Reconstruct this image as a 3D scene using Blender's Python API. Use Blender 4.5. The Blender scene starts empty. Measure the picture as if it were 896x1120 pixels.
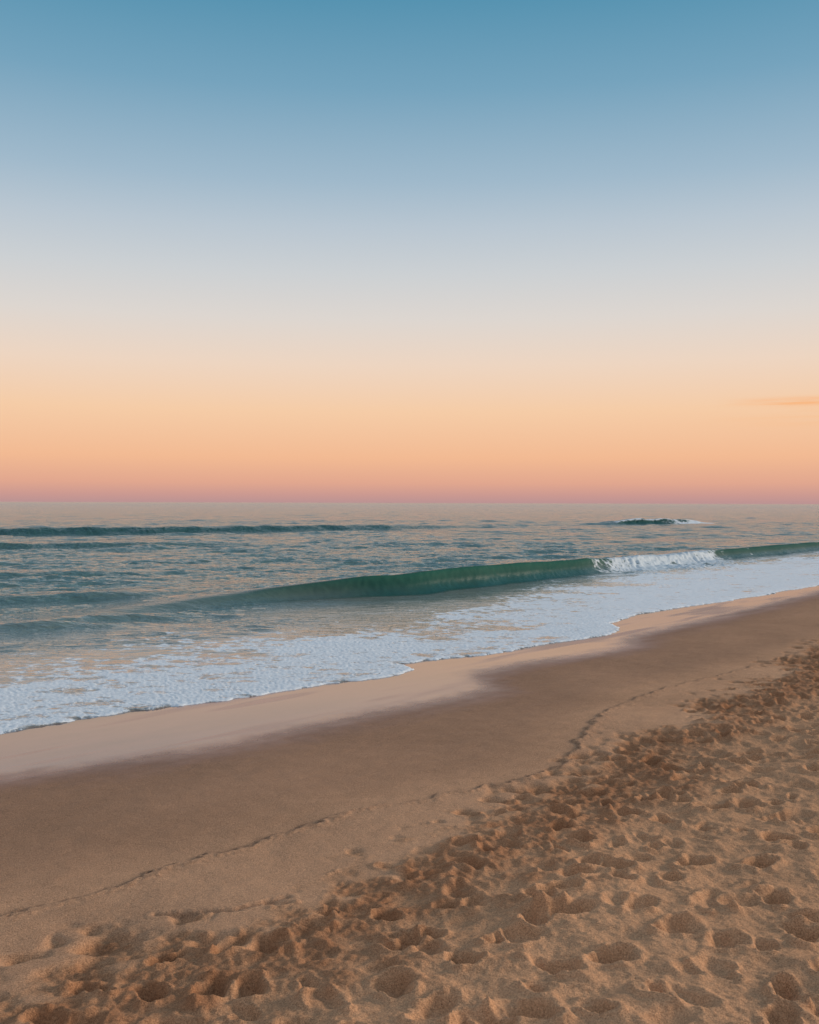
import bpy, math, numpy as np
rng = np.random.default_rng(7)
sc = bpy.context.scene
sc.view_settings.view_transform='Standard'
sc.view_settings.look='None'
sc.view_settings.exposure=0

# ------------------------------------------------ basic frame of the place
F=1089.0; HZ=550.0; CX=448.0; CAMZ=2.4
D=np.array([0.66,0.7513]); D/=np.linalg.norm(D)
N=np.array([-D[1],D[0]])
V0=10.1; SL=0.04
def on_beach(px,py):
    dx=(px-CX)/F; k=(py-HZ)/F
    t=(CAMZ-SL*V0)/(k-SL*(N[0]*dx+N[1]))
    return dx*t,t
def on_sea(px,py):
    dx=(px-CX)/F; t=CAMZ/((py-HZ)/F)
    return dx*t,t
def uv(x,y): return x*D[0]+y*D[1], x*N[0]+y*N[1]
def line(pts,f):
    P=[uv(*f(a,b)) for a,b in pts]
    P.sort()
    return np.array([p[0] for p in P]),np.array([p[1] for p in P])
def sstep(a,b,x):
    t=np.clip((x-a)/(b-a),0,1); return t*t*(3-2*t)

# ------------------------------------------------ periodic noise tiles
NT=2048
def tile(lmin,lmax,cell,beta=1.5,seed=0,aniso=1.0):
    r=np.random.default_rng(seed)
    k=np.fft.fftfreq(NT,cell)
    kx,ky=np.meshgrid(k,k)
    ku=kx*D[0]+ky*D[1]; kv=kx*N[0]+ky*N[1]
    kk=np.sqrt((ku*aniso)**2+kv**2)+1e-9
    amp=kk**(-beta)*np.exp(-(kk*lmin)**4)*np.exp(-(1/(kk*lmax))**4)
    w=np.fft.fft2(r.standard_normal((NT,NT)))
    n=np.real(np.fft.ifft2(w*amp)); n-=n.mean(); n/=n.std()
    return n.astype(np.float32)
def samp(T,cell,x,y):
    fx=(x/cell)%NT; fy=(y/cell)%NT
    ix=np.floor(fx).astype(np.int64); iy=np.floor(fy).astype(np.int64)
    a=fx-ix; b=fy-iy; ix%=NT; iy%=NT; jx=(ix+1)%NT; jy=(iy+1)%NT
    return (T[iy,ix]*(1-a)*(1-b)+T[iy,jx]*a*(1-b)+T[jy,ix]*(1-a)*b+T[jy,jx]*a*b)

# ------------------------------------------------ feature lines
edgeU,edgeV=line([(-260,838),(-120,822),(0,805),(90,790),(200,772),(300,757),(380,747),(430,741),(452,733),(440,727),(520,718),(600,705),(660,695),(680,689),(668,681),(700,672),(760,662),(830,651),(896,639),(960,630)],on_beach)
wetU,wetV=line([(-260,880),(-120,866),(0,853),(100,841),(200,824),(300,803),(400,781),(500,762),(532,753),(522,738),(560,727),(640,716),(688,706),(694,695),(760,681),(830,664),(896,646),(960,634)],on_beach)
rackU,rackV=line([(-200,1050),(0,1005),(60,991),(120,974),(180,951),(230,936),(270,926),(330,905),(400,885),(470,876),(490,868),(560,855),(600,843),(624,824),(636,804),(658,782),(696,763),(740,749),(800,735),(850,720),(896,705)],on_beach)
footU,footV=line([(-200,1150),(0,1085),(120,1045),(200,1020),(290,995),(350,960),(430,915),(500,885),(560,868),(640,845),(690,800),(760,765),(830,735),(896,700),(960,680)],on_beach)
foamU,foamV=line([(-260,755),(0,738),(120,720),(200,708),(330,698),(430,688),(520,668),(590,652),(640,640),(700,628),(800,617),(896,606),(960,600)],on_sea)

def plane(v):
    z=SL*(V0-v)
    z=np.where(z>0.55,0.55+0.35*(1-np.exp(-(z-0.55)/0.35)),z)
    z=np.where(z<-1.8,-1.8,z)
    return z

# ------------------------------------------------ fan grid mesh builder
def fan(radii,cen_half,ncen,nout):
    c=np.linspace(-cen_half,cen_half,ncen)
    s=np.linspace(0,1,nout+1)[1:]
    out=cen_half+(180-cen_half)*(s**2.2)
    ang=np.concatenate([-out[::-1][1:],c,out])
    ang=np.radians(ang)
    R,A=np.meshgrid(radii,ang,indexing='ij')
    return R*np.sin(A),R*np.cos(A)
def build(name,X,Y,Z,attrs,keep=None):
    nr,nc=X.shape
    idx=np.arange(nr*nc).reshape(nr,nc)
    a=idx[:-1,:]; b=idx[1:,:]
    a2=np.roll(a,-1,axis=1); b2=np.roll(b,-1,axis=1)
    q=np.stack([a,a2,b2,b],-1).reshape(-1,4)[:, ::-1]
    if keep is not None:
        kf=keep.ravel()[q].any(axis=1); q=q[kf]
        used=np.zeros(nr*nc,bool); used[q.ravel()]=True
        remap=np.cumsum(used)-1
        q=remap[q]
    else: used=np.ones(nr*nc,bool)
    co=np.stack([X.ravel()[used],Y.ravel()[used],Z.ravel()[used]],-1).astype(np.float32)
    me=bpy.data.meshes.new(name)
    me.vertices.add(len(co)); me.vertices.foreach_set('co',co.ravel())
    me.loops.add(q.size); me.loops.foreach_set('vertex_index',q.ravel().astype(np.int32))
    me.polygons.add(len(q)); me.polygons.foreach_set('loop_start',(np.arange(len(q))*4).astype(np.int32))
    try: me.polygons.foreach_set('loop_total',np.full(len(q),4,np.int32))
    except Exception: pass
    me.polygons.foreach_set('use_smooth',np.ones(len(q),bool))
    me.update(calc_edges=True)
    for k,vv in attrs.items():
        at=me.attributes.new(k,'FLOAT','POINT')
        at.data.foreach_set('value',vv.ravel()[used].astype(np.float32))
    ob=bpy.data.objects.new(name,me); sc.collection.objects.link(ob)
    return ob

# ------------------------------------------------ SAND
cell=0.015
n_fine=tile(0.03,0.12,cell,1.0,1)
n_mid=tile(0.12,0.6,cell,1.6,2)
n_big=tile(0.8,6,cell,1.6,3)
n_str=tile(0.05,0.5,cell,1.4,4,aniso=5.0)
n_str2=tile(0.15,2.0,cell,1.5,14,aniso=6.0)
clod=tile(0.045,0.15,cell,1.0,5)
clod=np.tanh(clod*0.9)
foot=np.zeros((NT,NT),np.float32)
L=NT*cell
wob1=tile(0.06,0.3,cell,1.5,11); wob2=tile(0.06,0.3,cell,1.5,12)
def stamp(cx,cy,ang,a,b,dep,rim,keepf=0.95):
    hw=int(0.40/cell)
    ix=int(cx/cell); iy=int(cy/cell)
    gx=np.arange(ix-hw,ix+hw+1); gy=np.arange(iy-hw,iy+hw+1)
    MX,MY=np.meshgrid(gx*cell-cx,gy*cell-cy)
    ii=np.ix_(gy%NT,gx%NT)
    MX=MX+wob1[ii]*0.012; MY=MY+wob2[ii]*0.012
    c,s=math.cos(ang),math.sin(ang)
    p=MX*c+MY*s; q=-MX*s+MY*c
    bb=b*(1+0.22*np.tanh(p/a*1.5))
    r=np.sqrt((p/a)**2+(q/bb)**2)
    bowl=1-sstep(0.38,1.1,r)
    heel=np.exp(-(((p+a*0.5)/(a*0.4))**2+(q/(b*0.8))**2))
    toe=np.exp(-(((p-a*0.5)/(a*0.45))**2+(q/(b*0.9))**2))
    ring=np.exp(-((r-1.30)/0.24)**2)*(0.9+0.5*np.clip(wob2[ii],-1.3,1.3))
    w=1-sstep(0.95,1.4,r)
    foot[ii]=foot[ii]*(1-keepf*w)-dep*(bowl*0.85+0.2*heel+0.25*toe)+rim*ring
base_ang=math.atan2(D[1],D[0])
ng=114; sp0=L/ng
cells=[(i,j) for i in range(ng) for j in range(ng)]
rng.shuffle(cells)
for (i,j) in cells:
    rr=rng.random()
    if rr<0.04: continue
    cx=(i+0.5+rng.uniform(-.5,.5))*sp0; cy=(j+0.5+rng.uniform(-.5,.5))*sp0
    ang=base_ang+rng.normal(0,0.7)+(math.pi if rng.random()<.5 else 0)
    if rng.random()<0.4: ang=rng.uniform(0,6.28)
    if rr<0.25:
        sz=rng.uniform(0.65,1.1); stamp(cx,cy,ang,0.11*sz,0.08*sz,rng.uniform(0.015,0.035),0.007,0.7)
    else:
        sz=rng.uniform(0.55,0.98)
        dp=rng.uniform(0.035,0.065) if rng.random()<.5 else rng.uniform(0.065,0.10)
        stamp(cx,cy,ang,0.125*sz,0.078*sz*rng.uniform(0.8,1.2),dp*sz,0.009+dp*0.18,0.93)
k=np.fft.fftfreq(NT,cell); KX,KY=np.meshgrid(k,k)
foot=np.real(np.fft.ifft2(np.fft.fft2(foot)*np.exp(-2*np.pi**2*(0.0085**2)*(KX**2+KY**2)))).astype(np.float32)

inv=np.linspace(1/0.6,1/3.0,50)[:-1]
inv2=np.linspace(1/3.0,1/60.0,1300)
r_s=np.concatenate([[0.02,0.3],1/inv,1/inv2,np.geomspace(60,25000,80)[1:]])
X,Y=fan(r_s,27,960,60)
U,V=uv(X,Y)
R=np.hypot(X,Y)
wob=samp(n_mid,cell,X,Y); big=samp(n_big,cell,X,Y); fine=samp(n_fine,cell,X,Y); strk=samp(n_str,cell,X,Y); st2=samp(n_str2,cell,X,Y)
dE=V-np.interp(U,edgeU,edgeV)
dW=V-np.interp(U,wetU,wetV)+0.03*wob+0.04*big
dR=V-np.interp(U,rackU,rackV)+0.022*wob+0.010*fine
dF=V-np.interp(U,footU,footV)+0.12*wob+0.16*big
footz=1-sstep(-0.35,0.10,dF)
band=np.exp(-((dF+0.55)/0.42)**2)*footz
rightmore=sstep(8,16,R)*footz*np.exp(np.minimum(dF+1.5,0)/2.5)
churn=np.clip(band+0.55*rightmore,0,1)
wet=sstep(-0.85,0.45,dW+0.06*st2)
moist=np.exp(np.minimum(dW-0.2,0)/0.9)
front=np.exp(-(np.minimum(dE+0.005*wob,0)/(0.03+0.0015*R))**2)  # mask for the foam edge's contact shadow in the sand colour
Z=plane(V)
relief=samp(foot,cell,X,Y)
Z=Z+footz*(relief+0.007*wob+0.02*big+0.0016*fine)
Z=Z+(0.25*footz+churn)*samp(clod,cell,X,Y)*0.006
smooth=(1-footz)*sstep(-0.5,-2.0,dE)*(1-0.95*wet)
Z=Z+smooth*(0.0010*wob+0.005*big+0.0006*strk+0.0003*fine)
nf=1-footz
cont=np.clip(0.85+0.15*samp(n_big,cell,U*1.7,U*0.6),0.55,1.1)
Z=Z+cont*nf*(0.015*(1-sstep(-0.035,0.015,dR))*np.exp(dR.clip(-9,0)/0.4)+0.007*np.exp(-((dR+0.05)/0.035)**2))
rw=0.015+0.0012*R
rack=nf*cont*(0.80*np.exp(-(dR/rw)**2)*np.clip(0.95+0.3*fine,0.4,1.3)*(1-0.6*sstep(5,11,R))+0.30*np.exp(-((dR+0.06)/0.09)**2)*np.clip(0.4+0.5*fine,0,1))
a0=np.array(on_beach(172,1002)); a1=np.array(on_beach(255,999)); a2_=np.array(on_beach(315,984))
def segd(p0,p1):
    d=p1-p0; t=np.clip(((X-p0[0])*d[0]+(Y-p0[1])*d[1])/(d@d),0,1)
    return np.hypot(X-p0[0]-t*d[0],Y-p0[1]-t*d[1])
ds=np.minimum(segd(a0,a1),segd(a1,a2_))+0.004*fine
mk=np.exp(-(ds/0.018)**2)
Z=Z-0.010*mk+0.004*np.exp(-((ds-0.045)/0.02)**2)*(R<9)
rack=np.maximum(rack,0.5*mk)  # short groove also darkened here, separate from the tide line
damp=sstep(-0.1,0.9,dR)*nf
wfar=sstep(10,22,R)
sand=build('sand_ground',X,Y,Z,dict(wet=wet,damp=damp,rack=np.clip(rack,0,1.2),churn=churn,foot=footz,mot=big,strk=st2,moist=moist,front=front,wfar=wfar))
sand['kind']='structure'; sand['label']='smooth damp sand rising to dry trampled footprint covered beach'
del X,Y,Z

# ------------------------------------------------ SEA
def rows():
    out=[6.0]; d=6.0
    while d<26000:
        if d<18: g=0.0036
        elif d<58: g=0.0020
        elif d<135: g=0.0030
        elif d<400: g=0.0055
        else: g=min(0.03,0.0055+(d-400)/400*0.01)
        d*=1+g; out.append(d)
    return np.array(out)
X,Y=fan(rows(),26,740,46)
U,V=uv(X,Y); R=np.hypot(X,Y)
wob=samp(n_mid,cell,X,Y); big=samp(n_big,cell,X,Y); fine=samp(n_fine,cell,X,Y)
dE=V-np.interp(U,edgeU,edgeV)+(0.018*wob+0.006*fine+0.05*big)*(R<60)
dFo=np.interp(U,foamU,foamV)-V
bz=plane(V)
chop=np.zeros_like(X)
r2=np.random.default_rng(21)
spac=np.where(R<18,.0036,np.where(R<58,.0020,np.where(R<135,.0030,np.where(R<400,.0055,.02))))*R
tg=tile(1.0,8,cell*2,1.6,31,aniso=2.0)
grp=samp(tg,cell*2,X,Y)
grp2=samp(tile(1.0,8,cell*2,1.6,32,aniso=2.0),cell*8,X,Y)
for i in range(80):
    lam=0.24*(6.5/0.24)**(r2.random()**1.2)
    th=r2.normal(-0.6,0.45)
    dv=-N*math.cos(th)+D*math.sin(th)
    kk=2*math.pi/lam
    s=0.025*(0.7+0.6*r2.random())
    amp=s/kk*(lam/0.9)**-0.38
    fade=np.clip(lam/(spac*2.6)-0.5,0,1)
    ph=kk*(X*dv[0]+Y*dv[1])+r2.uniform(0,6.28)+0.8*grp*min(1,1.5/lam)
    chop+=amp*fade*(np.sin(ph)+0.22*np.sin(2*ph+1.5))
chop*=np.clip(0.9+0.25*grp+0.22*grp2,0.25,1.8)
calm=1-sstep(4.5,13,dE+0.8*grp)
Zs=chop*(1-0.86*calm)*sstep(0.5,3,dE)
DX=np.zeros_like(X); green=np.zeros_like(X); foam=np.zeros_like(X); crest=np.zeros_like(X)
r1d=np.random.default_rng(5)
def rough1d(u,lo,hi,n=14):
    s=0
    for _ in range(n):
        l=lo*(hi/lo)**r1d.random(); s=s+np.sin(u*2*math.pi/l+r1d.uniform(0,6.28))*l**0.5
    return s/np.std(s)
def wave(pts,face,back,shift,gr=1.0,wo=0.012,rg=1.0):
    P=[(*uv(*on_sea(a,b)),h) for a,b,h in pts]; P.sort()
    pu=np.array([p[0] for p in P]); pv=np.array([p[1] for p in P]); ph=np.array([p[2] for p in P])
    uu=np.linspace(pu[0],pu[-1],1200); ker=np.hanning(91); ker/=ker.sum()
    vs=np.convolve(np.pad(np.interp(uu,pu,pv),45,'edge'),ker,'valid')
    hs=np.convolve(np.pad(np.interp(uu,pu,ph),45,'edge'),ker,'valid')
    hs=hs*(1+0.045*rg*rough1d(uu,1.4,9)); vs=vs+0.05*face*rg*rough1d(uu,2.0,9)
    hh=np.interp(U,uu,hs,left=0,right=0)
    q=V-np.interp(U,uu,vs)+wo*wob*face+0.04*grp*face*(wo>0.005)
    hgt=np.where(q<face,sstep(0,face,q)**1.25,np.exp(-(np.abs(q-face)/back)**1.5))
    hgt=np.where(q<0,-0.06*np.exp(-(q/1.2)**2)*np.clip(-q,0,1),hgt)
    z=hh*hgt
    top=np.clip(hgt,0,1)
    s=shift*hh*top**2*np.exp(-(np.maximum(q-face,0)/(0.6*back))**2)
    onface=(sstep(-0.1,0.15*face,q)*(1-sstep(face*0.95,face*1.15+0.05,q)))*np.clip(hh/0.5,0,1)**1.2*gr
    cr=sstep(0.02,0.3,hgt)*np.clip(hh/0.3,0,1)*(1-sstep(face+.3,face+1.2,q))
    return z,s,onface,q,hh,face,cr,top
WV=[
 dict(pts=[(-300,592,.38),(0,588,.48),(200,585,.50),(400,580.5,.42),(500,578,.26),(600,575,0)],face=3.2,back=5,shift=.3,gr=.8,wo=.03),
 dict(pts=[(-300,612,.26),(0,604,.32),(150,601,.28),(330,596,0)],face=2.0,back=3,shift=.3,gr=.7,wo=.03),
 dict(pts=[(682,574,0),(694,573.5,.5),(706,573,.66),(765,571.5,.45),(784,571,0)],face=1.8,back=3,shift=.6,gr=1,wo=.05,rg=1.8),
 dict(pts=[(60,684,0),(150,674,.06),(230,666,.12),(300,659,.21),(350,656.5,.34),(400,655,.47),(500,647,.56),(600,633.5,.54),(670,625,.42),(740,617.5,.34),(800,610.5,.38),(896,601,.38),(1000,594,.4),(1200,585,.3),(1300,582,0)],face=.82,back=1.9,shift=.42,gr=1,wo=.006,rg=.6),
 dict(pts=[(-250,676,.13),(0,665,.18),(120,661,.20),(310,652,0)],face=1.0,back=1.8,shift=.3,gr=.6),
 dict(pts=[(-250,706,.05),(0,696,.10),(80,692,.09),(200,685,0)],face=.7,back=1.4,shift=.3,gr=.2),
 dict(pts=[(-250,645,.18),(0,637,.20),(120,632,.17),(280,627,0.0)],face=1.2,back=2.2,shift=.3,gr=.6),
]
SUP=[.5,.45,.6,.80,.5,.5,.4]
lipc=np.zeros_like(X); white3=np.zeros_like(X); dull=np.zeros_like(X)
for i,w in enumerate(WV):
    z,s,on,q,hh,face,cr,top=wave(w['pts'],w['face'],w['back'],w['shift'],w['gr'],wo=w.get('wo',.012),rg=w.get('rg',1.0))
    Zs=Zs*(1-SUP[i]*cr)+z; DX+=s; green=np.maximum(green,on)
    if i in (2,3): dull=np.maximum(dull,sstep(.25,.6,top)*(1-sstep(face+0.05,face+.5,q))*(q>0)*np.clip(hh/.3,0,1))
    if i==3:
        crest=np.maximum(crest,cr); lipc=top**2*on
        uA=uv(*on_sea(655,626))[0]; uB=uv(*on_sea(800,610))[0]
        m=sstep(uA-1.5,uA+3.5,U)*(1-sstep(uB-3.0,uB+1.0,U))
        white=m*sstep(-1.5,-0.1,q+0.35*wob+0.3*big)*(1-sstep(face+0.3,face+1.6,q+0.2*wob))
        white3=white
        foam=np.maximum(foam,white*1.05)
        Zs+=white*(0.02*wob+0.025*big)
        green*=(1-white)
        uc=uv(*on_sea(560,640))[0]
        lip=np.exp(-((q-face)/0.10)**2)*np.clip(hh/0.5,0,1)*sstep(uc,uc+4,U)
        foam=np.maximum(foam,lip*0.2)
        fr=np.exp(-((q+0.8)/0.9)**2)*sstep(uc+1,uA,U)
        foam=np.maximum(foam,fr*0.45)
    if i==2:
        crest=np.maximum(crest,cr)
        uC=uv(*on_sea(712,572))[0]; uD=uv(*on_sea(788,571))[0]
        white=sstep(uC-2,uC+6,U)*(1-sstep(uD-2,uD,U))*sstep(-1.0,0.,q)*(1-sstep(face*.6,face*1.0,q+0.5*grp))
        white=np.maximum(white,0.9*np.exp(-((q-face)/.5)**2)*np.clip(hh/.4,0,1))
        foam=np.maximum(foam,white); green*=(1-white)
t=np.clip(dE/np.maximum(dE+dFo,0.3),0,1)
rightside=sstep(12,26,U)
inz=sstep(-0.02,0.02,dE)*sstep(-1.8,1.1,dFo+0.35*wob+0.3*big)
den=(0.96-0.33*t**1.2+0.20*rightside)+0.07*wob+0.13*big+0.07*grp
sw=inz*np.clip(den,0,1.06)
sw=np.maximum(sw,0.9*sstep(-0.02,0.0,dE)*np.exp(-(np.maximum(dE,0)/0.05)**2)*np.clip(.8+.3*big,0.2,1))
foam=np.maximum(foam,sw)
trail=(1-sstep(0,3.0,-dFo))*(dFo<0)*0.30*sstep(0.2,1.0,0.6+0.5*grp)*(1-np.clip(green,0,1))
foam=np.maximum(foam,trail)
th=np.interp(dE,[-0.06,0,0.04,0.4,2.5],[-0.06,0,0.016,0.022,0.035])
swz=bz+th
sea=Zs+0.004
kx=0.02
hm=np.where(dE>0,np.logaddexp(swz/kx,sea/kx)*kx,swz)
Z=np.where(dE>0,hm,swz)
Z=np.where((dE>0)&(dE<0.35),swz*(1-dE/0.35)+Z*(dE/0.35),Z)
Z=Z+np.clip(foam,0,1)*0.0035*np.clip(fine,-1.5,1.5)*(dE>0.05)*(R<22)
Xd=X-N[0]*DX; Yd=Y-N[1]*DX
far=sstep(math.log(25),math.log(1500),np.log(R))
shal=1-sstep(0.3,6,dE)
water=build('sea_water',Xd,Yd,Z,dict(foam=np.clip(foam,0,1.3),green=np.clip(green,0,1),far=far,shal=shal,crest=crest,calm=calm,lipc=lipc,bore=white3,dull=np.clip(dull,0,1)),keep=(dE>-0.6))
water['kind']='structure'; water['label']='calm green sea with a breaking wave and foamy swash'

# ------------------------------------------------ node helpers
def lin(c):
    return tuple(((v/255)/12.92 if v/255<=0.04045 else ((v/255+0.055)/1.055)**2.4) for v in c)
class NB:
    def __init__(s,nt): s.nt=nt
    def n(s,t,**k):
        nd=s.nt.nodes.new(t)
        for a,b in k.items(): setattr(nd,a,b)
        return nd
    def set(s,sock,v):
        if isinstance(v,bpy.types.NodeSocket): s.nt.links.new(v,sock)
        else:
            if isinstance(v,(tuple,list)) and len(v)==3 and len(sock.default_value)==4: v=(*v,1)
            sock.default_value=v
    def m(s,op,a,b=0.0,c=None,clamp=False):
        nd=s.n('ShaderNodeMath',operation=op,use_clamp=clamp)
        s.set(nd.inputs[0],a); s.set(nd.inputs[1],b)
        if c is not None: s.set(nd.inputs[2],c)
        return nd.outputs[0]
    def mix(s,f,a,b,bt='MIX'):
        nd=s.n('ShaderNodeMix',data_type='RGBA',blend_type=bt)
        s.set(nd.inputs[0],f); s.set(nd.inputs[6],a); s.set(nd.inputs[7],b); return nd.outputs[2]
    def att(s,name): return s.n('ShaderNodeAttribute',attribute_name=name).outputs['Fac']
    def noise(s,vec,scale,detail=4,rough=.55,dist=0):
        nd=s.n('ShaderNodeTexNoise'); s.set(nd.inputs['Vector'],vec)
        nd.inputs['Scale'].default_value=scale; nd.inputs['Detail'].default_value=detail
        nd.inputs['Roughness'].default_value=rough; nd.inputs['Distortion'].default_value=dist
        return nd.outputs
    def rng(s,v,a,b,c=0.,d=1.,smooth=True):
        nd=s.n('ShaderNodeMapRange',interpolation_type='SMOOTHSTEP' if smooth else 'LINEAR')
        for i,x in enumerate((v,a,b,c,d)): s.set(nd.inputs[i],x)
        return nd.outputs[0]
    def bump(s,h,strength,dist,normal=None):
        nd=s.n('ShaderNodeBump'); s.set(nd.inputs['Height'],h); s.set(nd.inputs['Strength'],strength)
        nd.inputs['Distance'].default_value=dist
        if normal is not None: s.set(nd.inputs['Normal'],normal)
        return nd.outputs[0]
def newmat(name):
    m=bpy.data.materials.new(name); m.use_nodes=True; m.node_tree.nodes.clear()
    return m,NB(m.node_tree)

# sand material
m,b=newmat('beach_sand')
tc=b.n('ShaderNodeTexCoord').outputs['Object']
g1=b.noise(tc,110,3,.7)[0]; g2=b.noise(tc,38,4,.6)[0]; g3=b.noise(tc,5,4,.6)[0]; g4=b.noise(tc,300,1,.5)[0]
wet=b.att('wet'); damp=b.att('damp'); rack=b.att('rack'); churn=b.att('churn'); foot_=b.att('foot'); mot=b.att('mot'); st=b.att('strk'); moist=b.att('moist'); front_shade=b.att('front'); wfar_=b.att('wfar')
dry=(0.455,0.247,0.135); dampc=(0.35,0.190,0.108); moistc=(0.25,0.135,0.085); wetc=(0.24,0.102,0.074); churnc=(0.285,0.135,0.068)
col=b.mix(damp,(0.46,0.256,0.148),dampc)
col=b.mix(moist,col,moistc)
col=b.mix(foot_,col,dry)
col=b.mix(b.m('MULTIPLY',churn,b.rng(g3,.3,.6,.45,1.0)),col,churnc)
col=b.mix(wet,col,wetc)
col=b.mix(b.m('MULTIPLY',front_shade,0.5),col,(0.10,0.06,0.045))  # contact shadow of the foam lip, painted dark on the sand
col=b.mix(b.m('MULTIPLY',rack,0.85,clamp=True),col,(0.09,0.05,0.033))
var=b.m('ADD',b.m('MULTIPLY_ADD',mot,0.045,1.0),b.m('MULTIPLY_ADD',g3,0.30,-0.15))
sp=b.m('MULTIPLY',b.m('ADD',b.m('SUBTRACT',g1,.5),b.m('MULTIPLY',b.m('SUBTRACT',g4,.5),0.9)),b.m('SUBTRACT',1.0,wet))
var=b.m('ADD',var,b.m('MULTIPLY',sp,1.7))
var=b.m('ADD',var,b.m('MULTIPLY',b.m('SUBTRACT',g2,.5),.3))
var=b.m('ADD',var,b.m('MULTIPLY',st,b.m('MULTIPLY_ADD',wet,0.06,0.012)))
hs=b.n('ShaderNodeVectorMath',operation='SCALE'); b.set(hs.inputs[0],col); b.set(hs.inputs['Scale'],var)
bs=b.n('ShaderNodeBsdfPrincipled')
b.set(bs.inputs['Base Color'],hs.outputs[0])
rough=b.mix(b.m('POWER',wet,0.7),b.mix(damp,(.95,.95,.95),(.75,.75,.75)),(.06,.06,.06))
sep=b.n('ShaderNodeSeparateColor'); b.set(sep.inputs[0],rough)
b.set(bs.inputs['Roughness'],b.m('ADD',b.m('MULTIPLY_ADD',wfar_,0.12,sep.outputs[0]),b.m('MULTIPLY',wet,b.rng(st,0.0,2.0,0.0,0.14))))
bs.inputs['IOR'].default_value=1.42
b.set(bs.inputs['Specular IOR Level'],b.m('MULTIPLY_ADD',b.m('MULTIPLY',b.m('POWER',wet,2.0),b.m('MULTIPLY_ADD',wfar_,-0.45,1.0)),0.42,b.m('MULTIPLY_ADD',damp,0.06,0.08)))
hh=b.m('ADD',b.m('MULTIPLY',g1,0.6),b.m('ADD',b.m('MULTIPLY',g2,b.m('MULTIPLY_ADD',foot_,0.8,0.3)),b.m('MULTIPLY',g4,.3)))
b.set(bs.inputs['Normal'],b.bump(hh,b.m('MULTIPLY_ADD',wet,-0.985,1.0),0.007))
out=b.n('ShaderNodeOutputMaterial'); b.set(out.inputs[0],bs.outputs[0])
sand.data.materials.append(m)

# water material
m,b=newmat('sea_water_surface')
tc=b.n('ShaderNodeTexCoord').outputs['Object']
mp=b.n('ShaderNodeMapping'); b.set(mp.inputs[0],tc); mp.inputs['Rotation'].default_value=(0,0,-math.radians(13)); mp.inputs['Scale'].default_value=(0.38,1,1)
al=mp.outputs[0]
mp2=b.n('ShaderNodeMapping'); b.set(mp2.inputs[0],tc); mp2.inputs['Rotation'].default_value=(0,0,-math.atan2(D[1],D[0])); mp2.inputs['Scale'].default_value=(0.75,1.15,1)
al2=mp2.outputs[0]
foam=b.att('foam'); green=b.att('green'); far=b.att('far'); shal=b.att('shal'); crest_=b.att('crest'); calm_=b.att('calm'); lipa=b.att('lipc'); bore=b.att('bore'); dull_=b.att('dull')
r1=b.noise(al,3.0,4,.66,.3)[0]; r2_=b.noise(al,10,3,.6,.3)[0]; rbig=b.noise(al,0.7,3,.5)[0]
body=b.mix(far,(0.095,0.160,0.150),(0.105,0.160,0.172))
body=b.mix(b.m('MULTIPLY',calm_,0.7),body,(0.21,0.185,0.160))  # calm water paler: warm sky reflection boosted in the body colour
body=b.mix(green,body,(0.016,0.064,0.054))
body=b.mix(lipa,body,(0.026,0.098,0.070))  # lip lighter green: light passing through thin water, painted in
body=b.mix(b.m('MULTIPLY',shal,0.5),body,(0.20,0.150,0.12))
wtr=b.n('ShaderNodeBsdfPrincipled')
b.set(wtr.inputs['Base Color'],body)
soft=b.m('MAXIMUM',green,crest_)
b.set(wtr.inputs['Roughness'],b.m('ADD',b.m('MULTIPLY_ADD',far,0.15,0.05),b.m('ADD',b.m('MULTIPLY',soft,0.22),b.m('MULTIPLY',dull_,0.30))))
b.set(wtr.inputs['Specular IOR Level'],b.m('SUBTRACT',b.m('MULTIPLY_ADD',soft,-0.15,0.52),b.m('MULTIPLY',dull_,0.34)))
wtr.inputs['IOR'].default_value=1.333
hgt=b.m('ADD',b.m('MULTIPLY',rbig,1.0),b.m('ADD',b.m('MULTIPLY',r1,0.9),b.m('MULTIPLY',r2_,0.34)))
bst=b.m('MULTIPLY',b.m('MULTIPLY_ADD',calm_,-0.86,1.0),b.m('MULTIPLY_ADD',crest_,-0.55,1.0))
b.set(wtr.inputs['Normal'],b.bump(hgt,bst,0.16))
wn=b.noise(al2,3.0,4,.6)[1]
wv=b.n('ShaderNodeVectorMath',operation='MULTIPLY_ADD'); b.set(wv.inputs[0],wn); wv.inputs[1].default_value=(.5,.5,0); b.set(wv.inputs[2],al2)
def vor(scale):
    nd=b.n('ShaderNodeTexVoronoi',feature='DISTANCE_TO_EDGE'); b.set(nd.inputs['Vector'],wv.outputs[0]); nd.inputs['Scale'].default_value=scale; return nd.outputs['Distance']
v1=vor(1.8); v2=vor(5.0)
fb=b.noise(al2,1.4,6,.58)[0]; fb2=b.noise(al2,16,4,.7)[0]
pat=b.m('ADD',b.m('MULTIPLY',v1,1.35),b.m('MULTIPLY',v2,1.4))
pat=b.m('ADD',pat,b.m('MULTIPLY',b.m('SUBTRACT',fb,.5),1.4))
pat=b.m('ADD',pat,b.m('MULTIPLY',b.m('SUBTRACT',fb2,.5),.22))
dd=b.m('SUBTRACT',b.m('MULTIPLY_ADD',foam,1.10,-0.20),pat)
mask=b.m('MULTIPLY',b.rng(dd,-0.16,0.34),b.rng(foam,0.02,0.15))
fo=b.n('ShaderNodeBsdfPrincipled')
fcol=b.mix(b.rng(fb2,.3,.7),(0.58,0.62,0.66),(0.76,0.79,0.81))
fcol=b.mix(bore,fcol,(0.52,0.58,0.62))  # whitewater tinted darker to offset the sunlight on it
b.set(fo.inputs['Base Color'],fcol)
fo.inputs['Roughness'].default_value=0.8
fo.inputs['Specular IOR Level'].default_value=0.2
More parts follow.
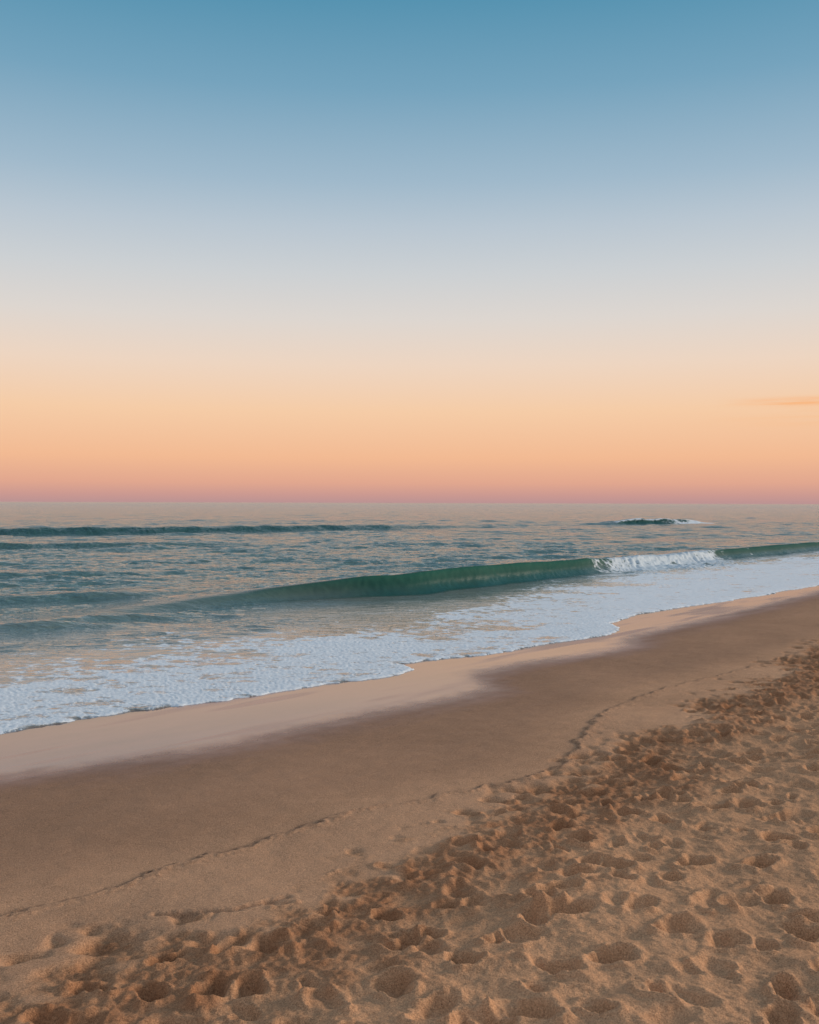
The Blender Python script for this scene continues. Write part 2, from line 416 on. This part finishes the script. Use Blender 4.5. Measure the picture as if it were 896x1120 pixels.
fbh=b.m('ADD',b.m('MULTIPLY',fb2,.25),b.m('ADD',b.m('MULTIPLY',fb,1.0),b.m('MULTIPLY',mask,.9)))
b.set(fo.inputs['Normal'],b.bump(fbh,0.7,0.045))
mx=b.n('ShaderNodeMixShader'); b.set(mx.inputs[0],b.m('MULTIPLY',mask,0.92)); b.set(mx.inputs[1],wtr.outputs[0]); b.set(mx.inputs[2],fo.outputs[0])
out=b.n('ShaderNodeOutputMaterial'); b.set(out.inputs[0],mx.outputs[0])
water.data.materials.append(m)

# ------------------------------------------------ sky (world)
w=bpy.data.worlds.new('World'); sc.world=w; w.use_nodes=True
nt=w.node_tree; nt.nodes.clear(); b=NB(nt)
gen=b.n('ShaderNodeTexCoord').outputs['Generated']
sp_=b.n('ShaderNodeSeparateXYZ'); b.set(sp_.inputs[0],gen)
x,y,z=sp_.outputs
def ramp(fac,stops):
    nd=b.n('ShaderNodeValToRGB'); cr=nd.color_ramp; cr.interpolation='LINEAR'
    while len(cr.elements)<len(stops): cr.elements.new(0.5)
    for e,(p,c) in zip(cr.elements,stops): e.position=p
    for e,(p,c) in zip(cr.elements,stops): e.color=(*c,1)
    b.set(nd.inputs[0],fac); return nd.outputs[0]
front=ramp(b.m('MAXIMUM',z,0.0),[(0,lin((186,147,147))),(.007,lin((201,152,145))),(.020,lin((225,167,143))),(.045,lin((242,186,147))),(.0914,lin((245,204,167))),(.1365,lin((237,213,193))),(.1807,lin((221,214,208))),(.2238,lin((204,208,211))),(.2656,lin((185,198,209))),(.306,lin((160,185,203))),(.382,lin((118,163,189))),(.455,lin((83,145,175))),(.6,lin((62,125,162))),(1,lin((55,110,150)))])
back=ramp(b.m('MAXIMUM',z,0.0),[(0,(0.38,0.32,0.34)),(.12,(0.49,0.46,0.49)),(.35,(0.52,0.57,0.63)),(.7,(0.50,0.60,0.71)),(1,(0.42,0.53,0.68))])
fb_=b.rng(y,0.80,-0.25)
col=b.mix(fb_,front,back)
az=b.m('DIVIDE',x,b.m('MAXIMUM',y,0.05))
cb=b.n('ShaderNodeCombineXYZ'); b.set(cb.inputs[0],b.m('MULTIPLY',az,7)); b.set(cb.inputs[1],b.m('MULTIPLY',z,170)); cb.inputs[2].default_value=3.1
cn=b.noise(cb.outputs[0],1.0,4,.55,.3)[0]
gy=b.m('GREATER_THAN',y,0.1)
dz=b.m('SUBTRACT',z,0.0955); gz=b.m('EXPONENT',b.m('MULTIPLY',b.m('MULTIPLY',dz,dz),-90000.0))
cm=b.m('MULTIPLY',b.m('MULTIPLY',gz,b.rng(az,.30,.40)),b.m('MULTIPLY',b.rng(cn,.25,.55),gy))
dz2=b.m('SUBTRACT',z,0.082); gz2=b.m('EXPONENT',b.m('MULTIPLY',b.m('MULTIPLY',dz2,dz2),-9000.0))
cm2=b.m('MULTIPLY',b.m('MULTIPLY',gz2,b.rng(az,.2,.5)),b.m('MULTIPLY',b.rng(cn,.3,.75),gy))
col=b.mix(b.m('MULTIPLY',cm,.85),col,lin((250,166,92)))
col=b.mix(b.m('MULTIPLY',cm2,.3),col,lin((250,180,115)))
bg=b.n('ShaderNodeBackground'); b.set(bg.inputs[0],col); bg.inputs[1].default_value=1.0
out=b.n('ShaderNodeOutputWorld'); b.set(out.inputs[0],bg.outputs[0])

# ------------------------------------------------ soft low sun
sl=bpy.data.lights.new('sun','SUN'); sl.energy=3.1; sl.angle=math.radians(14); sl.color=(1,.84,.68)
so=bpy.data.objects.new('sun',sl); sc.collection.objects.link(so)
from mathutils import Vector
az=math.radians(74); el=math.radians(14.0)
dirv=Vector((math.sin(az)*math.cos(el),math.cos(az)*math.cos(el),math.sin(el)))
so.rotation_euler=dirv.to_track_quat('Z','Y').to_euler()

# ------------------------------------------------ camera
cam=bpy.data.cameras.new('camera'); co=bpy.data.objects.new('camera',cam); sc.collection.objects.link(co)
cam.sensor_fit='VERTICAL'; cam.sensor_height=36; cam.lens=35.0; cam.clip_end=60000; cam.clip_start=0.05
co.location=(0,0,CAMZ)
co.rotation_euler=(math.radians(90)-math.atan(10/F),-0.0030,0)
sc.camera=co
